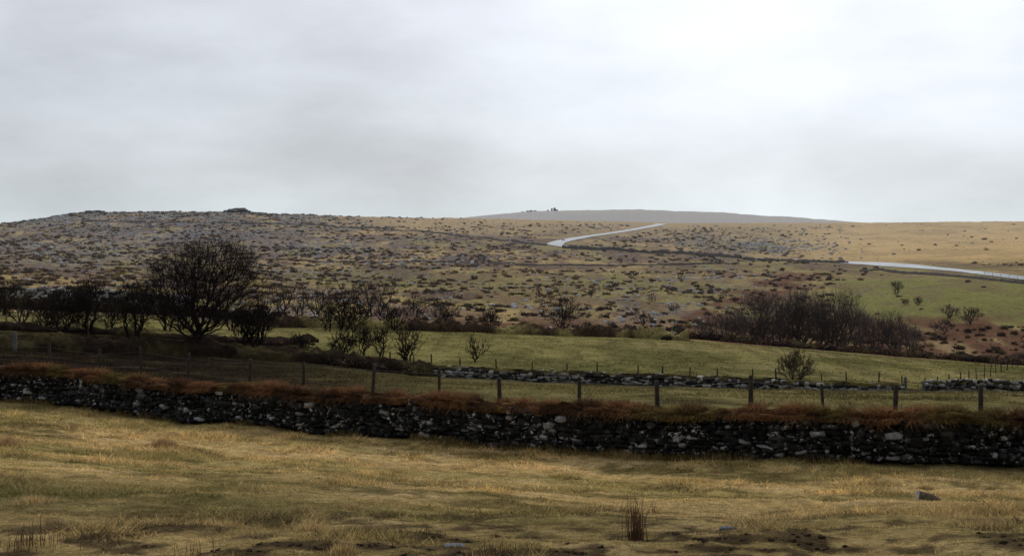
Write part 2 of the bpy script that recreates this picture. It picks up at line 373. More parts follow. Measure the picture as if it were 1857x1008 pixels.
stalks('rush_clump',50,985,.32,.35,60,3);stalks('rush_clump',355,1012,.28,.2,24,4);stalks('rush_clump',430,1015,.2,.2,14,5)
stalks('rush_clump',892,1014,.16,.16,25,6);stalks('rush_clump',1745,1006,.14,.2,18,7)

# ------------------------------------------------------------ stone template
def cube_t(n):
    vs={};V=[];Q=[]
    def vi(p):
        k=tuple(np.round(p,4))
        if k not in vs: vs[k]=len(V);V.append(p)
        return vs[k]
    g=np.linspace(-1,1,n+1)
    for ax in range(3):
        for sg in (-1,1):
            for i in range(n):
                for j in range(n):
                    q=[]
                    for a,b in ((i,j),(i+1,j),(i+1,j+1),(i,j+1)):
                        p=[0,0,0];p[ax]=sg;p[(ax+1)%3]=g[a];p[(ax+2)%3]=g[b];q.append(vi(p))
                    Q.append(q if sg>0 else q[::-1])
    V=np.array(V,float);k=5.;V=V/(np.sum(np.abs(V)**k,1,keepdims=True)**(1/k))
    return V,np.array(Q)
TC2,TQ2=cube_t(2);TC3,TQ3=cube_t(3)
class Path:
    def __init__(s,pts,step=.25):
        pts=np.asarray(pts,float);L=np.concatenate([[0],np.cumsum(np.linalg.norm(np.diff(pts,axis=0),axis=1))])
        s.L=L[-1];s.s=np.linspace(0,s.L,max(3,int(s.L/step)))
        s.x=np.interp(s.s,L,pts[:,0]);s.y=np.interp(s.s,L,pts[:,1]);s.z=T(s.x,s.y)
        tx=np.gradient(s.x);ty=np.gradient(s.y);l=np.hypot(tx,ty);s.tx=tx/l;s.ty=ty/l
    def at(s,q):
        f=lambda a:np.interp(q,s.s,a)
        return f(s.x),f(s.y),f(s.z),f(s.tx),f(s.ty)
def path_u(us,df,off=0):
    us=np.asarray(us,float);d=df(us)+off
    return np.stack([X(us,d),d],-1)
def stone_wall(name,path,height,thick,ch,sw,tmpl,colf,seed,sides=(-1,1),lich=1.0,rough=.09,mat=None):
    TV,TQ=tmpl;r=np.random.default_rng(seed);e=empty(name)
    S=[];Hh=[];W=[];CH=[];SD=[]
    for sd in sides:
        h=0;k=0
        while h<height-ch*.3:
            c=ch*r.uniform(.75,1.3);q=r.uniform(-.3,0)
            while q<path.L:
                w=sw*r.uniform(.4,1.7);S.append(q+w/2);W.append(w);Hh.append(h+c/2);CH.append(c);SD.append(sd);q+=w*.98
            h+=c*.93;k+=1
    S=np.array(S);W=np.array(W);Hh=np.array(Hh);CH=np.array(CH);SD=np.array(SD);n=len(S)
    x,y,z,tx,ty=path.at(S)
    nx_,ny_=ty,-tx
    Hh=Hh+(vn(S*.8,Hh*3,seed)-.5)*ch*.9+(vn(S*3.1,Hh*5,seed+3)-.5)*ch*.6
    dep=thick*.30
    jit=r.normal(0,.028,n)
    cx=x+nx_*SD*(thick/2-dep*.6+jit);cy=y+ny_*SD*(thick/2-dep*.6+jit)
    batter=-(Hh/height)*.05
    cx+=nx_*SD*batter;cy+=ny_*SD*batter
    loc=np.repeat(TV[None],n,0)+r.normal(0,rough,(n,len(TV),3))
    sc=np.stack([W*.52,np.full(n,dep)*r.uniform(.8,1.2,n),CH*.56*r.uniform(.65,1.3,n)],-1)
    loc=loc*sc[:,None]
    a=r.normal(0,.16,n);ca,sa=np.cos(a)[:,None],np.sin(a)[:,None]
    lx=loc[:,:,0]*ca-loc[:,:,2]*sa;lz=loc[:,:,0]*sa+loc[:,:,2]*ca;ly=loc[:,:,1]
    V=np.stack([cx[:,None]+lx*tx[:,None]+ly*nx_[:,None],cy[:,None]+lx*ty[:,None]+ly*ny_[:,None],(z+Hh)[:,None]+lz],-1)
    Q=(np.arange(n)*len(TV))[:,None,None]+TQ[None]
    C=colf(r,n);C=np.concatenate([C,(r.random((n,1))**.8)*lich],1)
    mesh_np('stones',V.reshape(-1,3),Q.reshape(-1,4),mat or M_stone,np.repeat(C,len(TV),0),False,e)
    m=len(path.s);t=thick*.30
    px,py=path.ty,-path.tx
    A=[]
    for o,hh in ((t,-.2),(t,height*.93),(-t,height*.93),(-t,-.2)):
        A.append(np.stack([path.x+px*o,path.y+py*o,path.z+hh],-1))
    A=np.stack(A,1);i=np.arange(m-1)[:,None]*4;q=[]
    for k in range(3): q.append(np.concatenate([i+k,i+k+1,i+4+k+1,i+4+k],1))
    mesh_np('rubble_core',A.reshape(-1,3),np.concatenate(q),M_core,None,False,e)
    return e
def ridge(name,path,h,w,colf,mat,nz=.25,parent=None,z0=0,seg=10,seed=0,hf=None):
    a=np.linspace(0,np.pi,seg+1);m=len(path.s);px,py=path.ty,-path.tx
    hh=np.full(m,h)*(.6+.8*fbm(path.s*.5,path.s*0,seed,3)) if hf is None else hf(path)
    V=[]
    for k in a:
        o=np.cos(k)*w/2;up=np.sin(k)**.7
        n1=(fbm(path.s*2.2,path.s*0+k*1.6,seed+5,3)-.5)*nz*2*np.sin(k)**.5
        V.append(np.stack([path.x+px*(o+n1*.4),path.y+py*(o+n1*.4),path.z+z0+up*hh*(1+n1)-(.06 if up<.05 else 0)],-1))
    V=np.stack(V,1);sg=seg+1
    i=np.arange((m-1))[:,None,None]*sg+np.arange(seg)[None,:,None]
    Q=np.concatenate([i,i+sg,i+sg+1,i+1],2).reshape(-1,4)
    V=V.reshape(-1,3);return mesh_np(name,V,Q,mat,colf(V),True,parent),V

# foreground wall
def dark(r,n):
    b=r.random(n);g=np.where(b<.80,r.uniform(.006,.026,n),np.where(b<.94,r.uniform(.026,.08,n),r.uniform(.16,.42,n)))
    return np.stack([g*1.0,g,g*1.02],-1)
pW=Path(path_u(np.arange(-260,2150,20),fW,.38),.12)
wall=stone_wall('dry_stone_wall',pW,1.04,.72,.13,.26,(TC3,TQ3),dark,11)
def tc(V):
    n=fbm(V[:,0]*1.3,V[:,1]*1.3,71,3);C=np.tile(np.array([[.19,.098,.048]]),(len(V),1))
    C=mixc(C,(.085,.048,.028),ss(n,.38,.62));return mixc(C,(.13,.10,.035),ss(fbm(V[:,0]*.9+9,V[:,1]*.9,72,3),.56,.68)*.7)
_,RV=ridge('turf_cap',pW,.16,.82,tc,M_turf,.9,wall,.98,14,3)
r=np.random.default_rng(31)
n=110000;q=r.uniform(0,pW.L,n);x,y,z,tx,ty=pW.at(q);o=r.uniform(-.46,.46,n)
clump=ss(vn(q*1.1,q*0,88)*.4+vn(q*3.2,q*0,89)*.6,.28,.70)
px=x+ty*o;py=y-tx*o;pz=z+.98+.13*np.sqrt(np.clip(1-(o/.47)**2,0,1))
tall=.05+.25*clump*r.random(n)
V,Fa=blades(np.stack([px,py,pz],-1),tall,np.full(n,.022),r.uniform(.3,1.8,n),4)
V=V.reshape(-1,3,3)
dr=np.clip(np.abs(o)-.24,0,1)/.16;V[:,2,2]-=dr*tall*1.6;V[:,2,0]+=ty*np.sign(o)*dr*.05;V[:,2,1]-=tx*np.sign(o)*dr*.05
C=tc(np.stack([px,py,pz],-1))*r.uniform(.4,1.8,n)[:,None]*(1+.3*clump[:,None])
mesh_np('dead_bracken_and_moss',V.reshape(-1,3),Fa,M_grass,np.repeat(C,3,0),False,wall)
n=11000;q=r.uniform(0,pW.L,n);x,y,z,tx,ty=pW.at(q);o=.36+np.abs(r.normal(0,.12,n));px=x+ty*o;py=y-tx*o
k=ss(fbm(px*.8,py*.8,99,3),.42,.6)
V,Fa=blades(np.stack([px,py,T(px,py)-.01],-1),(.05+.2*r.random(n))*k+.01,np.full(n,.02),r.uniform(.1,.7,n),8)
C=np.array([[.32,.24,.10]])*r.uniform(.4,1.4,n)[:,None];mesh_np('wall_foot_grass',V,Fa,M_grass,np.repeat(C,3,0),False,wall)

def grey(r,n):
    b=r.random(n);g=np.where(b<.38,r.uniform(.03,.08,n),r.uniform(.14,.46,n));return np.stack([g*1.02,g,g*.95],-1)
def greymoss(V):
    n=fbm(V[:,0]*.5,V[:,1]*.5,73,3);return mixc(np.tile(np.array([[.20,.165,.06]]),(len(V),1)),(.06,.045,.025),ss(n,.4,.6))
pM=Path(path_u(np.arange(775,1642,20),f2,0),.3)
w2=stone_wall('dry_stone_wall',pM,.84,.7,.22,.42,(TC2,TQ2),grey,12,lich=.6,rough=.13,mat=M_stone2);ridge('turf_cap',pM,.19,.74,greymoss,M_turf,.9,w2,.74,8,4)
pM2=Path(path_u(np.arange(1676,2300,20),f2,0),.3)
w3=stone_wall('dry_stone_wall',pM2,1.1,.7,.22,.42,(TC2,TQ2),grey,13,lich=.8,rough=.13,mat=M_stone2);ridge('turf_cap',pM2,.14,.7,greymoss,M_turf,.8,w3,1.02,8,5)
pl=[(X(u,d),d) for u,d in ((-150,225),(40,225),(150,232),(300,240),(345,246))]
pL=Path(pl,.4)
w4=stone_wall('dry_stone_wall',pL,2.6,.9,.4,.8,(TC2,TQ2),grey,14,lich=.8,rough=.15,mat=M_stone2)

# ------------------------------------------------------------ hedge banks
def bankcol(V):
    n=fbm(V[:,0]*.4,V[:,1]*.4,74,3);return mixc(np.tile(np.array([[.028,.020,.015]]),(len(V),1)),(.08,.065,.028),ss(n,.52,.68)*.6)
def bankcol2(V):
    n=fbm(V[:,0]*.25,V[:,1]*.25,75,3);return mixc(np.tile(np.array([[.25,.205,.085]]),(len(V),1)),(.06,.04,.027),ss(n,.42,.56))
pB=Path(path_u(np.arange(-500,800,20),f2,0),.4);ridge('hedge_bank',pB,1.0,3.0,bankcol,M_turf,.6,None,0,12,6)
pB2=Path(path_u(np.arange(430,1262,20),f3,0),.4);ridge('hedge_bank',pB2,1.2,3.2,bankcol2,M_turf,.8,None,0,12,7)
pB3=Path(path_u(np.arange(-500,640,20),f3,14),.4);ridge('hedge_bank',pB3,1.3,3.0,bankcol,M_turf,.6,None,0,12,8)
pB4=Path([(X(u,d),d) for u,d in ((560,150),(480,140),(360,134),(240,130),(60,126),(-200,124))],.4);ridge('hedge_bank',pB4,.6,2.4,bankcol,M_turf,.6,None,0,12,9)
def farcol(V): return np.tile(np.array([[.09,.075,.065]]),(len(V),1))
def farwall(name,pts,h,wd,dm=(220,1450),colf=farcol):
    uu=np.array([p[0] for p in pts],float);vv=np.array([p[1] for p in pts],float);u=np.arange(uu.min(),uu.max()+1,12)
    v=np.interp(u,uu,vv);d=np.array([solve_d(a,b,*dm) for a,b in zip(u,v)])
    k=np.ones(5)/5;d=np.convolve(np.pad(d,2,mode='edge'),k,mode='valid')
    p=Path(np.stack([X(u,d),d],-1),1.2);ridge(name,p,h,wd,colf,M_rock,.6,None,0,6,int(uu[0]))
farwall('moor_wall',[(1020,450),(1120,456),(1240,461),(1345,469)],1.9,1.6)
farwall('moor_wall',[(1345,471),(1440,474),(1540,478)],1.2,1.5)
farwall('moor_wall',[(150,402),(330,404),(560,409),(700,415),(860,431),(990,446)],1.1,1.5)
farwall('moor_wall',[(500,474),(760,476),(940,481),(1150,482),(1345,479)],.6,1.2)
farwall('moor_wall',[(1560,491),(1640,495),(1760,504),(1900,520)],.9,1.4)

# ------------------------------------------------------------ fences
def fence(name,uds,heights,pr,wire_r,seed,strands=(.35,.62,.9)):
    r=np.random.default_rng(seed);e=empty(name);tops=[];V=[];Q=[];o=0
    for (u,d),h in zip(uds,heights):
        x=X(u,d);z=T1(x,d);lx,ly=r.normal(0,.04,2)*h;s=pr*r.uniform(.8,1.2)
        zs=[-.1,h*.5,h*.97,h];sc=[1.05,1,.95,.7];a=r.uniform(0,1.5)
        ring=[]
        for zz,k in zip(zs,sc):
            for j in range(6):
                an=a+j/6*6.283;ring.append((x+lx*zz/h+math.cos(an)*s*k,d+ly*zz/h+math.sin(an)*s*k,z+zz+(r.normal(0,.006) if zz>0 else 0)))
        V+=ring
        for l in range(3):
            for j in range(6): Q.append((o+l*6+j,o+l*6+(j+1)%6,o+l*6+6+(j+1)%6,o+l*6+6+j))
        Q6=[o+18+j for j in range(6)];Q.append((Q6[0],Q6[1],Q6[2],Q6[3]));Q.append((Q6[3],Q6[4],Q6[5],Q6[0]));o+=24
        tops.append((x+lx*.5,d+ly*.5-s*.9,z,h))
    mesh_np('posts',V,np.array(Q),M_wood,None,False,e)
    P0=[];P1=[]
    for a,b in zip(tops[:-1],tops[1:]):
        for s_ in strands:
            A=np.array([a[0],a[1],a[2]+a[3]*s_]);B=np.array([b[0],b[1],b[2]+b[3]*s_]);Mm=(A+B)/2-np.array([0,0,.02])
            P0+=[A,Mm];P1+=[Mm,B]
    R=np.full(len(P0),wire_r);Vw,Qw=prisms(P0,P1,R,R,3);mesh_np('wires',Vw,Qw,M_wire,None,False,e)
ft=[(-110,622),(-20,618),(90,621),(178,634),(258,628),(340,641),(450,650),(551,655),(673,660),(796,668),(908,684),(1051,683),(1194,690),(1361,680),(1496,695),(1622,697),(1779,697),(1930,700)]
uds=[(u,float(fW(u))+1.5) for u,_ in ft];hs=[Zv(v,d)-T1(X(u,d),d) for (u,v),(_,d) in zip(ft,uds)]
fence('wire_fence',uds,[min(max(h,1.2),1.9) for h in hs],.056,.003,3)
us=[708,750,783,835,901,965,1028,1083,1156,1201,1250,1300,1365,1408,1450,1491,1536,1593,1636]
fence('wire_fence',[(u,float(f2(u))+3.2) for u in us],[1.35+.35*random.random() for _ in us],.06,.004,4,(.5,.9))
us=[(1678,112),(1700,116),(1722,120),(1742,125),(1757,130),(1771,136),(1785,142),(1796,148),(1806,155),(1816,161),(1826,168),(1836,175),(1846,182)]
fence('wire_fence',us,[1.4]*len(us),.055,.006,5,(.5,.9))
us=[(-60,140),(12,132),(60,128),(105,124),(160,121)]
fence('wire_fence',us,[1.2]*len(us),.05,.006,6,(.5,.9))
def gatepost(u,d,h,w):
    x=X(u,d);z=T1(x,d);V=TC3*np.array([w,w*.8,h/2+.1])+np.array([0,0,h/2-.1]);V=V+rng.normal(0,.012,V.shape)
    mesh_np('granite_gatepost',V,TQ3,M_rock,np.tile([[.14,.135,.125]],(len(V),1)),loc=(x,d,z))
gatepost(1642,111.5,1.5,.12);gatepost(1675,111,1.2,.12);gatepost(27,94,1.3,.13)

# ------------------------------------------------------------ trees
def tree(name,u,d,vtop,wpx,seed,N_=420,trunk=.25,rt=.022,twigs=3,cb=.2,tr=None,off=0,col=(.030,.024,.021),stems=1,tw=.55,fan=0,sub=1):
    r=np.random.default_rng(seed);x=X(u,d);zb=T1(x,d)-.05;Hh=Zv(vtop,d)-zb
    Wd=wpx/F*d;tr=tr or Hh*.03
    c0=Hh*cb
    nc=max(7,N_//34)
    def ball(n):
        v=r.normal(0,1,(n,3));v/=np.linalg.norm(v,axis=1,keepdims=True);return v*(r.random((n,1))**(1/2.3))
    A=ball(nc)*.92;B=A[r.integers(0,nc,N_)]+r.normal(0,.15,(N_,3));B=np.concatenate([B[:int(N_*.62)],ball(N_-int(N_*.62))])
    l=np.linalg.norm(B,axis=1);lim=1.06;B[l>lim]*=(lim/l[l>lim])[:,None]
    zz=(B[:,2]+1)/2
    low=np.clip(zz/.35,0,1)**.6*(1-fan)+fan*np.clip(zz*1.3,0.12,1)
    pts=np.stack([B[:,0]*Wd/2*(.4+.6*low)+off*Wd*zz,B[:,1]*Wd/2*.85*(.4+.6*low),c0+(Hh-c0)*zz],-1)
    nodes=[];par=[];plen=[]
    for sI in range(stems):
        b=np.array([r.normal(0,.06)*Wd*(stems>1),r.normal(0,.06)*Wd*(stems>1),0]);nodes.append(b);par.append(-1);plen.append(0)
        k=5;dx,dy=r.normal(0,.07,2)*Hh*trunk*(1 if stems==1 else 5)
        for i in range(1,k+1):
            t=i/k;p=b+np.array([dx*t*t+r.normal(0,.01)*Hh*trunk,dy*t*t+r.normal(0,.01)*Hh*trunk,Hh*trunk*t*(1 if stems==1 else r.uniform(.8,1.1))])
            nodes.append(p);par.append(len(nodes)-2);plen.append(plen[-1]+Hh*trunk/k)
    nt=len(nodes);ND=np.zeros((nt+N_,3));ND[:nt]=nodes;PR=np.full(nt+N_,-1);PR[:nt]=par;PL=np.zeros(nt+N_);PL[:nt]=plen
    bf=.55;best=np.full(N_,1e9);bp=np.zeros(N_,int)
    for j in range(nt):
        if j%6<3 and stems==1: continue
        cst=np.linalg.norm(pts-ND[j],axis=1)+bf*PL[j]+np.where(pts[:,2]<ND[j,2],.05*Hh,0)
        m=cst<best;best[m]=cst[m];bp[m]=j
    done=np.zeros(N_,bool)
    for it in range(N_):
        i=int(np.argmin(np.where(done,1e9,best)));done[i]=True;k=nt+it;ND[k]=pts[i];PR[k]=bp[i];L=np.linalg.norm(pts[i]-ND[bp[i]]);PL[k]=PL[bp[i]]+L
        cst=np.linalg.norm(pts-ND[k],axis=1)+bf*PL[k]+np.clip(ND[k,2]-pts[:,2],0,9)*.6
        m=(cst<best)&~done;best[m]=cst[m];bp[m]=k
    tot=nt+N_;load=np.zeros(tot)
    ch=np.bincount(PR[PR>=0],minlength=tot);load[ch==0]=1
    for k in range(tot-1,-1,-1):
        if PR[k]>=0: load[PR[k]]+=load[k]
    mx=load.max();R=np.maximum(tr*(load/mx)**.5,rt*.8)
    if stems==1:
        for i in range(nt): R[i]=tr*(1.25 if i==0 else 1-.05*i)
    e=np.where(PR>=0)[0];P0=ND[PR[e]];P1=ND[e];R1=R[e];R0=np.minimum(R[PR[e]],R1*1.25)
    thick=R1>tr*.35
    Vs=[];Qs=[];o=0
    L=np.linalg.norm(P1-P0,axis=1);Mp=(P0+P1)/2+r.normal(0,.07,P0.shape)*L[:,None]
    for mk,ns in ((thick,7),(~thick,3)):
        for a,b,ra,rb in ((P0,Mp,R0,(R0+R1)/2),(Mp,P1,(R0+R1)/2,R1)):
            V,Q=prisms(a[mk],b[mk],ra[mk],rb[mk],ns);Vs.append(V);Qs.append(Q+o);o+=len(V)
    tp=np.where((load<=4)&(np.arange(tot)>=nt))[0];tp=np.repeat(tp,twigs);n=len(tp)
    ctr=np.array([0,0,Hh*.25]);dr=ND[tp]-ctr;dr/=np.linalg.norm(dr,axis=1,keepdims=True)+1e-6
    pd=ND[tp]-ND[PR[tp]];pd/=np.linalg.norm(pd,axis=1,keepdims=True)+1e-6
    t=dr*.6+pd*.5+r.normal(0,.42,(n,3))+np.array([0,0,.25]);t/=np.linalg.norm(t,axis=1,keepdims=True)
    ln=tw*r.uniform(.4,1.1,n)*(Hh/8)**.5;st=ND[tp]-pd*r.random((n,1))*.2
    mid=st+t*ln[:,None]*.5;t2=t+r.normal(0,.3,(n,3));en=mid+t2*ln[:,None]*.5
    rr=np.full(n,rt*.5);V,Q=prisms(st,mid,rr,rr*.8,3);Vs.append(V);Qs.append(Q+o);o+=len(V)
    V,Q=prisms(mid,en,rr*.8,rr*.35,3);Vs.append(V);Qs.append(Q+o);o+=len(V)
    for z_ in range(sub):
        t3=t+r.normal(0,.5,(n,3));t3/=np.linalg.norm(t3,axis=1,keepdims=True);V,Q=prisms(mid,mid+t3*ln[:,None]*.45,rr*.7,rr*.3,3);Vs.append(V);Qs.append(Q+o);o+=len(V)
    V=np.concatenate(Vs);C=np.tile(np.array([col]),(len(V),1))
    haze_mix=0 if d<200 else .05+.2*min(1,(d-200)/500)
    C=C*(1-haze_mix)+np.array([[.38,.39,.42]])*haze_mix  # haze put into the bark colour, far trees pale towards grey
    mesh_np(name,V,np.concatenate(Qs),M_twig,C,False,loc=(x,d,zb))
tree('beech_tree',355,106,438,232,101,2200,.22,.017,3,.18,.38,.12,tw=.95,sub=2,col=(.042,.033,.031))
HT='hawthorn_tree'
A=dict(stems=4,trunk=.18,cb=.08)
L_=[(2,572,508,85,480),(118,607,520,108,1150),(160,606,498,74,520),(245,614,508,96,800),(395,588,545,50,300),(465,630,533,74,560),(440,628,558,60,380),
 (512,563,511,60,380),(572,570,512,76,380),(622,598,528,80,800),(675,575,507,92,600),(752,580,533,58,520),(800,588,542,66,560),(888,602,553,48,380),(1020,602,540,68,560),
 (622,645,592,62,400),(655,648,584,52,250),(690,648,583,48,250),(738,655,585,60,320),(862,657,607,48,120),(1440,700,634,72,560),(200,600,540,64,380),(300,600,535,58,340),(85,600,532,76,460),(330,598,550,50,240),(545,640,605,60,220),(640,600,556,64,320),(420,600,550,62,300),(700,590,545,56,300),
 (35,590,535,62,320),(715,600,550,50,260),(540,580,530,50,260),(480,600,550,56,280),(590,600,548,50,260)]
for i,(u,vb,vt,w,n) in enumerate(L_):
    d=solve_d(u,vb,80,330)
    tree(HT,u,d,vt,w,200+i,n,rt=.016+.00006*d,twigs=3,tw=.66,col=(.040,.032,.028) if i!=20 else (.11,.09,.06),off=.06,**A)
for i,(u,vt,w,n,d) in enumerate([(1315,556,92,800,285),(1382,528,110,1300,290),(1452,521,106,1600,292),(1522,524,106,1500,292),(1608,563,112,1400,280),(1560,562,60,380,300),(1345,572,60,380,300),(1650,590,60,380,286),(1420,556,70,420,298),(1490,545,80,600,300),(1280,585,50,260,290),(1790,640,50,240,290),(1850,636,60,300,290)]):
    tree('beech_tree',u,d,vt,w,300+i,n,.12,.030,3,.04,None,0,col=(.105,.080,.072),stems=5,tw=1.3,fan=.35)
for i,(u,vb,vt,w,n) in enumerate([(1625,534,509,28,170),(1642,553,540,20,100),(1665,555,538,20,130),(1722,580,550,34,160),(1757,594,556,52,300),(1165,592,562,36,160),(1180,548,532,22,70),(1708,606,580,46,180),
  (1072,538,521,18,100),(1222,564,548,24,100),(1236,512,492,20,90),(978,542,526,16,80),(878,480,462,24,90),(1308,545,532,20,70),(620,530,514,16,70),(1125,478,465,10,50)]):
    d=solve_d(u,vb,225,900);tree(HT,u,d,vt,w,400+i,n,rt=.02+.00007*d,twigs=4,tw=.8,col=(.065,.054,.05),**A)

# ------------------------------------------------------------ scatter masses
def scatter(parent,name,child_fn,x,y,size,seed,zoff=0):
    r=np.random.default_rng(seed);n=len(x);z=T(x,y)+zoff;a=r.uniform(0,6.283,n);s=size/2
    c_,s_=np.cos(a)*s,np.sin(a)*s
    ex=np.stack([c_,s_,0*c_],-1);ey=np.stack([-s_,c_,0*c_],-1);P=np.stack([x,y,z],-1)
    V=np.stack([P-ex-ey,P+ex-ey,P+ex+ey,P-ex+ey],1).reshape(-1,3)
    o=mesh_np(name,V,np.arange(n*4).reshape(-1,4),None,None,False,parent)
    o.instance_type='FACES';o.use_instance_faces_scale=True;o.instance_faces_scale=1
    o.show_instancer_for_render=False;o.show_instancer_for_viewport=False
    ch=child_fn();ch.parent=o;return o
def bushmesh(seed,n,colr,flat=.55,tri=.16):
    r=np.random.default_rng(seed);v=r.normal(0,1,(n,3));v/=np.linalg.norm(v,axis=1,keepdims=True);v*=r.random((n,1))**.4*.5
    v*=.7+.6*(np.sin(v[:,0:1]*9+seed)*np.cos(v[:,1:2]*8)+1)*.5;v[:,2]=np.abs(v[:,2])*flat*2
    a=r.normal(0,tri*.6,(n,3));b=r.normal(0,tri*.6,(n,3));V=np.stack([v,v+a,v+b],1).reshape(-1,3)
    C=np.array([colr])*r.uniform(.5,1.5,n)[:,None]*(.6+.8*v[:,2:3]/max(.01,flat));return mesh_np('bush',V,np.arange(n*3).reshape(-1,3),M_scrub,np.repeat(C,3,0))
def rockmesh(seed,g=.30):
    r=np.random.default_rng(seed);V=TC3*np.array([.5,.38,.26])+r.normal(0,.055,TC3.shape);V[:,2]+=.10
    return mesh_np('boulder',V,TQ3,M_rock,np.tile([[g*.99,g,g*1.03]],(len(V),1)))
def samp(n,dmin,dmax,seed,pw=.8):
    r=np.random.default_rng(seed);d=dmin+(dmax-dmin)*r.random(n)**pw;u=r.uniform(-250,2110,n);x=X(u,d);v=HV-base_h(x,d)/d*F
    return r,x,d,u,v
r,x,d,u,v=samp(120000,215,1300,91)
den=(.04+.96*ss(fbm(x*.03,d*.015,92,3)*.45+fbm(x*.15,d*.08,93,2)*.55,.45,.57))
den*=1-ss(u,1350,1500)*(v<478)*.95;den*=1-ss(u,1480,1560)*ss(v,490,505)*(1-ss(v,570,610))*.93
den*=1-.9*(1-ss(v,400,430))*ss(u,500,760);den*=.5+.5*(1-ss(u,400,1000));den*=.7*(1-road_mask(x,d))
k=r.random(len(x))<den;x,d,u,v=x[k],d[k],u[k],v[k]
sz=(.3+1.9*r.random(len(x))**3)*(1+d/2200);kind=r.choice(5,len(x),p=[.31,.19,.12,.22,.16])
E=empty('heather_and_gorse_scrub')
for j,cc in enumerate([(.085,.060,.052),(.155,.085,.058),(.09,.083,.045),(.40,.29,.14),(.18,.125,.095)]):
    m=kind==j;scatter(E,'scrub_patch_%d'%j,lambda j=j,cc=cc:bushmesh(500+j,130,cc,.28,.2),x[m],d[m],sz[m],j)
r,x,d,u,v=samp(95000,215,1350,95)
den=.04*ss(fbm(x*.04,d*.02,96,3),.45,.62)+.006
den+=.6*np.exp(-((v-396)/11)**2)*(1-ss(u,450,640))*ss(u,20,100)*ss(fbm(x*.05,d*.03,98,3),.38,.58)
den+=clit(u,v,x,d)*.75
den+=.08*(1-ss(u,600,1000))*ss(fbm(x*.02,d*.012,97,3),.48,.58)
den*=1-ss(u,1480,1560)*(v>480)*.9;den*=1-ss(u,1500,1560)*.9;den*=1-road_mask(x,d)
k=r.random(len(x))<den;x,d=x[k],d[k];sz=r.uniform(.5,1.0,len(x))*(.75+d/850)*r.uniform(.5,1.6,len(x))
E=empty('granite_boulders');m=r.random(len(x))<.5
scatter(E,'clitter_a',lambda:rockmesh(1,.50),x[m],d[m],sz[m],5);scatter(E,'clitter_b',lambda:rockmesh(2,.36),x[~m],d[~m],sz[~m],6)
r=np.random.default_rng(77);bx=[];by=[];bs=[]
for p,n,sp,s0 in ((pB,1200,2.8,1.0),(pB2,420,1.5,.95),(pB3,400,1.5,1.2),(pB4,240,1.8,.8)):
    q=r.uniform(0,p.L,n);a,b,_,tx,ty=p.at(q);k=fbm(q*.12,q*0,78,2)>.38;o=r.normal(0,sp*.5,n)-(sp*.3 if n==1200 else 0);bx.append((a+ty*o)[k]);by.append((b-tx*o)[k]);bs.append((s0*r.uniform(.4,1.8,n))[k])
bx=np.concatenate(bx);by=np.concatenate(by);bs=np.concatenate(bs)
n=1100;u=r.uniform(1180,1900,n);d=r.uniform(225,345,n);kk=fbm(X(u,d)*.12,d*.06,120,3)>.45;u,d=u[kk],d[kk];n=len(u);bx=np.concatenate([bx,X(u,d)]);by=np.concatenate([by,d]);bs=np.concatenate([bs,.5+1.7*r.random(n)**2])
n=260;u=r.uniform(1255,1900,n);d=f3(u)+r.uniform(14,34,n);bx=np.concatenate([bx,X(u,d)]);by=np.concatenate([by,d]);bs=np.concatenate([bs,r.uniform(1.2,3,n)])
E=empty('bramble_scrub');kd=r.choice(3,len(bx),p=[.5,.27,.23])
for j,cc in enumerate([(.048,.034,.028),(.11,.065,.042),(.15,.12,.06)]):
    m=kd==j;scatter(E,'bramble_%d'%j,lambda j=j,cc=cc:bushmesh(601+j,420,cc,.40,.12),bx[m],by[m],bs[m],8+j)
r=np.random.default_rng(55);x,y=fg_points(40000,9,56,1.9)
C,_=ground_col(x,y);k=(C.sum(1)<.20)&(y<22)&(r.random(len(x))<.5);x,y=x[k],y[k]
def clod():
    rr=np.random.default_rng(8);V=TC2*np.array([.5,.45,.26])+rr.normal(0,.12,TC2.shape);return mesh_np('clod',V,TQ2,M_turf,np.tile([[.065,.046,.030]],(len(V),1)))
E=empty('mud_clods');scatter(E,'clods',clod,x,y,r.uniform(.012,.06,len(x)),10)

# ------------------------------------------------------------ tors
def tor(name,u,d,wm,hm,n,seed,haze_mix):
    r=np.random.default_rng(seed);x=X(u,d);z=T1(x,d);Vs=[];Qs=[];o=0
    for i in range(n):
        px=r.uniform(-.5,.5)*wm;hh=hm*(.3+.7*math.exp(-(px/(wm*.26))**4))*r.uniform(.65,1.0);w=r.uniform(.08,.2)*wm;lay=r.integers(2,4)
        for l in range(lay):
            V=(TC2+r.normal(0,.1,TC2.shape))*np.array([w/2*(1-.12*l),w*.4,hh/lay/2*1.05])+np.array([px+r.normal(0,w*.06),r.normal(0,w*.2),hh/lay*(l+.5)-.2])
            Vs.append(V);Qs.append(TQ2+o);o+=len(V)
    V=np.concatenate(Vs);g=np.array([[.17,.17,.175]])*(1-haze_mix)+haze_mix*np.array([[.40,.42,.45]]);mesh_np(name,V,np.concatenate(Qs),M_rock,np.tile(g,(len(V),1)),loc=(x,d,z))  # rock grey with a share of haze painted into the vertex colour
tor('granite_tor',430,1215,38,5.2,36,1,.0);tor('granite_tor',172,1130,34,3.0,28,2,.1);tor('granite_tor',255,1150,24,1.8,16,5,.1);tor('granite_tor',1003,3080,26,8,16,3,.6);tor('granite_tor',965,3080,44,4,14,4,.6)

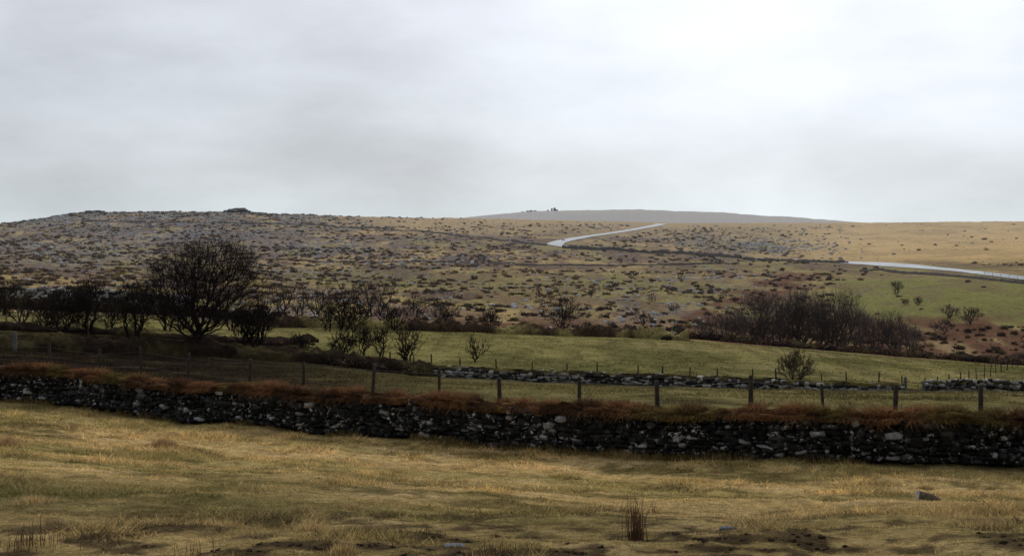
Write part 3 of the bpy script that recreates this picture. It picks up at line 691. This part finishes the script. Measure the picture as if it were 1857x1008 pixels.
# ------------------------------------------------------------ road
def road(name,Rr,lift):
    a,b,ww=Rr;tx=np.gradient(a);ty=np.gradient(b);l=np.hypot(tx,ty);nx_,ny_=ty/l,-tx/l
    m=7;V=[];zc=T(a,b);ww=ww*(1+.25*(fbm(np.arange(len(a))*.12,np.zeros(len(a)),66,3)-.5))
    for j in range(m):
        o=(j/(m-1)-.5)*ww;x=a+nx_*o;y=b+ny_*o;V.append(np.stack([x,y,T(x,y)+lift],-1))
    V=np.stack(V,1);i=(np.arange(len(a)-1)[:,None]*m+np.arange(m-1)[None])[...,None]
    Q=np.concatenate([i,i+m,i+m+1,i+1],2).reshape(-1,4);mesh_np(name,V.reshape(-1,3),Q,M_road,None,True)
    return a,b,zc,tx/l,ty/l
road('road',RA,.22);ra=road('road',RB,.3)

us=[(u,solve_d(u,v,300,900)) for u,v in ((1785,499),(1800,501),(1815,503),(1830,505),(1845,507),(1860,509),(1880,512),(1900,515))]
e=empty('guard_rail');P0=[];P1=[]
pp=[np.array([X(u,d),d,T1(X(u,d),d)]) for u,d in us]
for p in pp:P0.append(p);P1.append(p+np.array([0,0,1.3]))
for a,b in zip(pp[:-1],pp[1:]):
    for h in (.7,1.25):P0.append(a+np.array([0,0,h]));P1.append(b+np.array([0,0,h]))
R=np.full(len(P0),.09);V,Q=prisms(P0,P1,R,R,4);M_rail=simple('painted_rail',(.45,.45,.45));mesh_np('rails_and_posts',V,Q,M_rail,None,False,e)

# ------------------------------------------------------------ car
def car(x,y,z,yaw,bodycol):
    e=empty('car',(x,y,z));e.rotation_euler=(0,0,yaw)
    Mb=simple('car_paint',bodycol,.3,(3,.05),.6);Mg=simple('car_glass',(.02,.025,.03),.1,(3,.05),.6);Mt=simple('tyre',(.02,.02,.02))
    prof=[(-2.1,.35),(-2.15,.75),(-1.95,.95),(-1.0,.98),(1.0,.98),(1.95,.85),(2.15,.6),(2.1,.35)]
    V=[];n=len(prof)
    for s_,k in ((-.86,1),(.86,1)):
        for a,b in prof: V.append((a,s_,b))
    Q4=[(i,(i+1)%n,n+(i+1)%n,n+i) for i in range(n)]
    me=bpy.data.meshes.new('body');me.from_pydata(V,[],Q4+[tuple(range(n))[::-1],tuple(range(n,2*n))]);me.materials.append(Mb);o=link(bpy.data.objects.new('body',me),e)
    b=o.modifiers.new('b','BEVEL');b.width=.07;b.segments=2
    cab=[(-1.9,.95),(-1.45,1.42),(.25,1.45),(1.05,.95)];V=[]
    for s_ in (-1,1):
        for a,b2 in cab: V.append((a,s_*(.8 if b2<1 else .64),b2))
    me=bpy.data.meshes.new('windows');me.from_pydata(V,[],[(i,(i+1)%4,4+(i+1)%4,4+i) for i in range(4)]+[(3,2,1,0),(4,5,6,7)]);me.materials.append(Mg);link(bpy.data.objects.new('windows',me),e)
    V=TC2*np.array([.84,.62,.03])+np.array([-.6,0,1.46]);mesh_np('roof',V,TQ2,Mb,None,True,e)
    for a in (-1.35,1.35):
        for s_ in (-.8,.8):
            V,Q=prisms([(a,s_-.1,.33)],[(a,s_+.1,.33)],[.33],[.33],14);mesh_np('wheel',V,[Q,np.array([list(range(14))]),np.array([list(range(14,28))])],Mt,None,False,e)
rr_=HV-ra[2]/ra[1]*F
i=int(np.argmin(np.abs(UC+ra[0]/ra[1]*F-1026)+np.abs(rr_-437)*4))
car(ra[0][i]-ra[4][i]*1.5,ra[1][i]+ra[3][i]*1.5,ra[2][i]+.32,math.atan2(ra[4][i],ra[3][i])+math.pi,(.06,.07,.09))

# ------------------------------------------------------------ fallen log and flat stones
d=LOGD;x=LOGX;z=T1(x,d)+.03
e=empty('fallen_log',(x,d,z));e.scale=(1.2,1.2,1.4);M_log=simple('log_bark',(.14,.115,.085),.9,(20,.5),bump=.8);M_cut=simple('log_cut_end',(.36,.35,.33),.9,(40,.4))
P=np.array([(-.17,-.05,.085),(-.06,-.02,.066),(.06,.02,.045),(.17,.05,.01)]);ns=12;V=[]
for j,(p,rd) in enumerate(zip(P,(.074,.066,.05,.025))):
    for k in range(ns):
        a=k/ns*6.283;rr=rd*(1+.15*math.sin(a*3+j)+.08*random.random());V.append((p[0]+(.018*math.sin(a) if j==0 else 0),p[1]+math.cos(a)*rr,p[2]+math.sin(a)*rr))
Q=[(j*ns+k,j*ns+(k+1)%ns,(j+1)*ns+(k+1)%ns,(j+1)*ns+k) for j in range(3) for k in range(ns)]
mesh_np('bark',V,[np.array(Q),np.array([[3*ns+k for k in range(ns)]])],M_log,None,False,e)
mesh_np('cut_end',V[:ns],np.array([list(range(ns))[::-1]]),M_cut,None,False,e)
tussock('grass_tussock',1706,921,.05,.16,160,(.4,.26,.11),41,1.5)
for k_,(u,v,w) in enumerate([(825,986,.14),(1318,953,.12)]):
    d=solve_d(u,v,9,40);x=X(u,d);r=np.random.default_rng(k_);V=(TC3+r.normal(0,.08,TC3.shape))*np.array([w*.6,w*.5,.012])+np.array([0,0,.002])
    mesh_np('flat_stone',V,TQ3,M_rock,np.tile([[.15,.165,.19]],(len(V),1)),False,loc=(x,d,T1(x,d)))

# ------------------------------------------------------------ sheep
def sheep(u,v,yaw):
    d=solve_d(u,v,225,1000);x=X(u,d);z=T1(x,d)
    V=[(0,0,.68),(-.28,0,.7),(-.45,0,.62),(.28,0,.68),(.45,0,.6),(.62,0,.42),(.76,0,.25)]
    E=[(0,1),(1,2),(0,3),(3,4),(4,5),(5,6)];R=[.27,.27,.18,.25,.17,.1,.07]
    for a,s_ in ((1,1),(1,-1),(3,1),(3,-1)):
        px=V[a][0];i=len(V);V+=[(px-.02,s_*.13,.42),(px+(.05 if a==3 else -.06),s_*.13,.24),(px,s_*.13,0)];R+=[.09,.045,.035];E+=[(a,i),(i,i+1),(i+1,i+2)]
    me=bpy.data.meshes.new('sheep');me.from_pydata(V,E,[]);o=link(bpy.data.objects.new('sheep',me));o.location=(x,d,z+.05);o.rotation_euler=(0,0,yaw)
    m=o.modifiers.new('s','SKIN')
    for i,rr in enumerate(R):me.skin_vertices[0].data[i].radius=(rr,rr)
    me.skin_vertices[0].data[0].use_root=True
    o.modifiers.new('ss','SUBSURF').levels=1;me.materials.append(M_wool)
M_wool=simple('wool',(.50,.48,.44),.95,(8,.15))
for a in ((690,497,.3),(752,498,2.8),(1560,540,.2),(1592,470,3.0)):sheep(*a)

# ------------------------------------------------------------ light, sky, camera
az=math.radians(10);el=math.radians(30)
S=Vector((math.sin(az)*math.cos(el),math.cos(az)*math.cos(el),math.sin(el)))
sl=bpy.data.lights.new('sun','SUN');sl.energy=1.5;sl.angle=math.radians(20);sl.color=(1,.96,.89)
so=link(bpy.data.objects.new('sun',sl));so.rotation_euler=S.to_track_quat('Z','Y').to_euler();so.location=(0,0,50)
w=bpy.data.worlds.new('sky');scene.world=w;w.use_nodes=True;nt=w.node_tree;nt.nodes.clear()
out=N(nt,'ShaderNodeOutputWorld');tc_=N(nt,'ShaderNodeTexCoord');sep=N(nt,'ShaderNodeSeparateXYZ');gen=tc_.outputs['Generated'];nt.links.new(gen,sep.inputs[0])
sk=N(nt,'ShaderNodeTexSky',sky_type='NISHITA');sk.sun_disc=False;sk.sun_elevation=el;sk.sun_rotation=az
b1=N(nt,'ShaderNodeBackground');nt.links.new(sk.outputs[0],b1.inputs[0]);b1.inputs[1].default_value=.06
ramp=N(nt,'ShaderNodeValToRGB');cr=ramp.color_ramp;nt.links.new(sep.outputs[2],ramp.inputs[0])
st=[(0,(.62,.70,.75)),(.02,(.61,.68,.725)),(.05,(.59,.63,.68)),(.09,(.64,.68,.74)),(.16,(.67,.705,.775)),(.5,(.75,.78,.83))]
cr.elements[0].position=0;cr.elements[0].color=(*st[0][1],1);cr.elements[1].position=1;cr.elements[1].color=(.76,.79,.84,1)
for p,cc in st[1:]:
    q=cr.elements.new(p);q.color=(*cc,1)
dt=N(nt,'ShaderNodeVectorMath',operation='DOT_PRODUCT');nt.links.new(gen,dt.inputs[0]);g=Vector((math.sin(math.radians(11)),math.cos(math.radians(11)),.27)).normalized();dt.inputs[1].default_value=g
glow=mrange(nt,dt.outputs['Value'],.935,1.0,0,.48,True)
mp=N(nt,'ShaderNodeMapping');mp.inputs['Scale'].default_value=(3.0,3.0,8.0);mp.inputs['Location'].default_value=(1.3,.4,.2);nt.links.new(gen,mp.inputs[0])
cn=mrange(nt,noise(nt,mp.outputs[0],2.1,6,.55),.32,.68,-.13,.12)
front=mrange(nt,sep.outputs[1],-.6,.7,.38,1.0)
tot=math2(nt,'ADD',math2(nt,'ADD',glow,cn),1.0)
cl=mulnoise(nt,ramp.outputs[0],math2(nt,'MULTIPLY',tot,front))
b2=N(nt,'ShaderNodeBackground');nt.links.new(cl,b2.inputs[0]);b2.inputs[1].default_value=1.0
ms=N(nt,'ShaderNodeMixShader');ms.inputs[0].default_value=.94;nt.links.new(b1.outputs[0],ms.inputs[1]);nt.links.new(b2.outputs[0],ms.inputs[2]);nt.links.new(ms.outputs[0],out.inputs[0])
cam=bpy.data.cameras.new('camera');cam.lens=36*F/1857;cam.sensor_width=36;cam.shift_y=-(504-HV)/1857;cam.clip_start=.1;cam.clip_end=20000
co=link(bpy.data.objects.new('camera',cam));co.rotation_euler=(math.pi/2,0,0);scene.camera=co
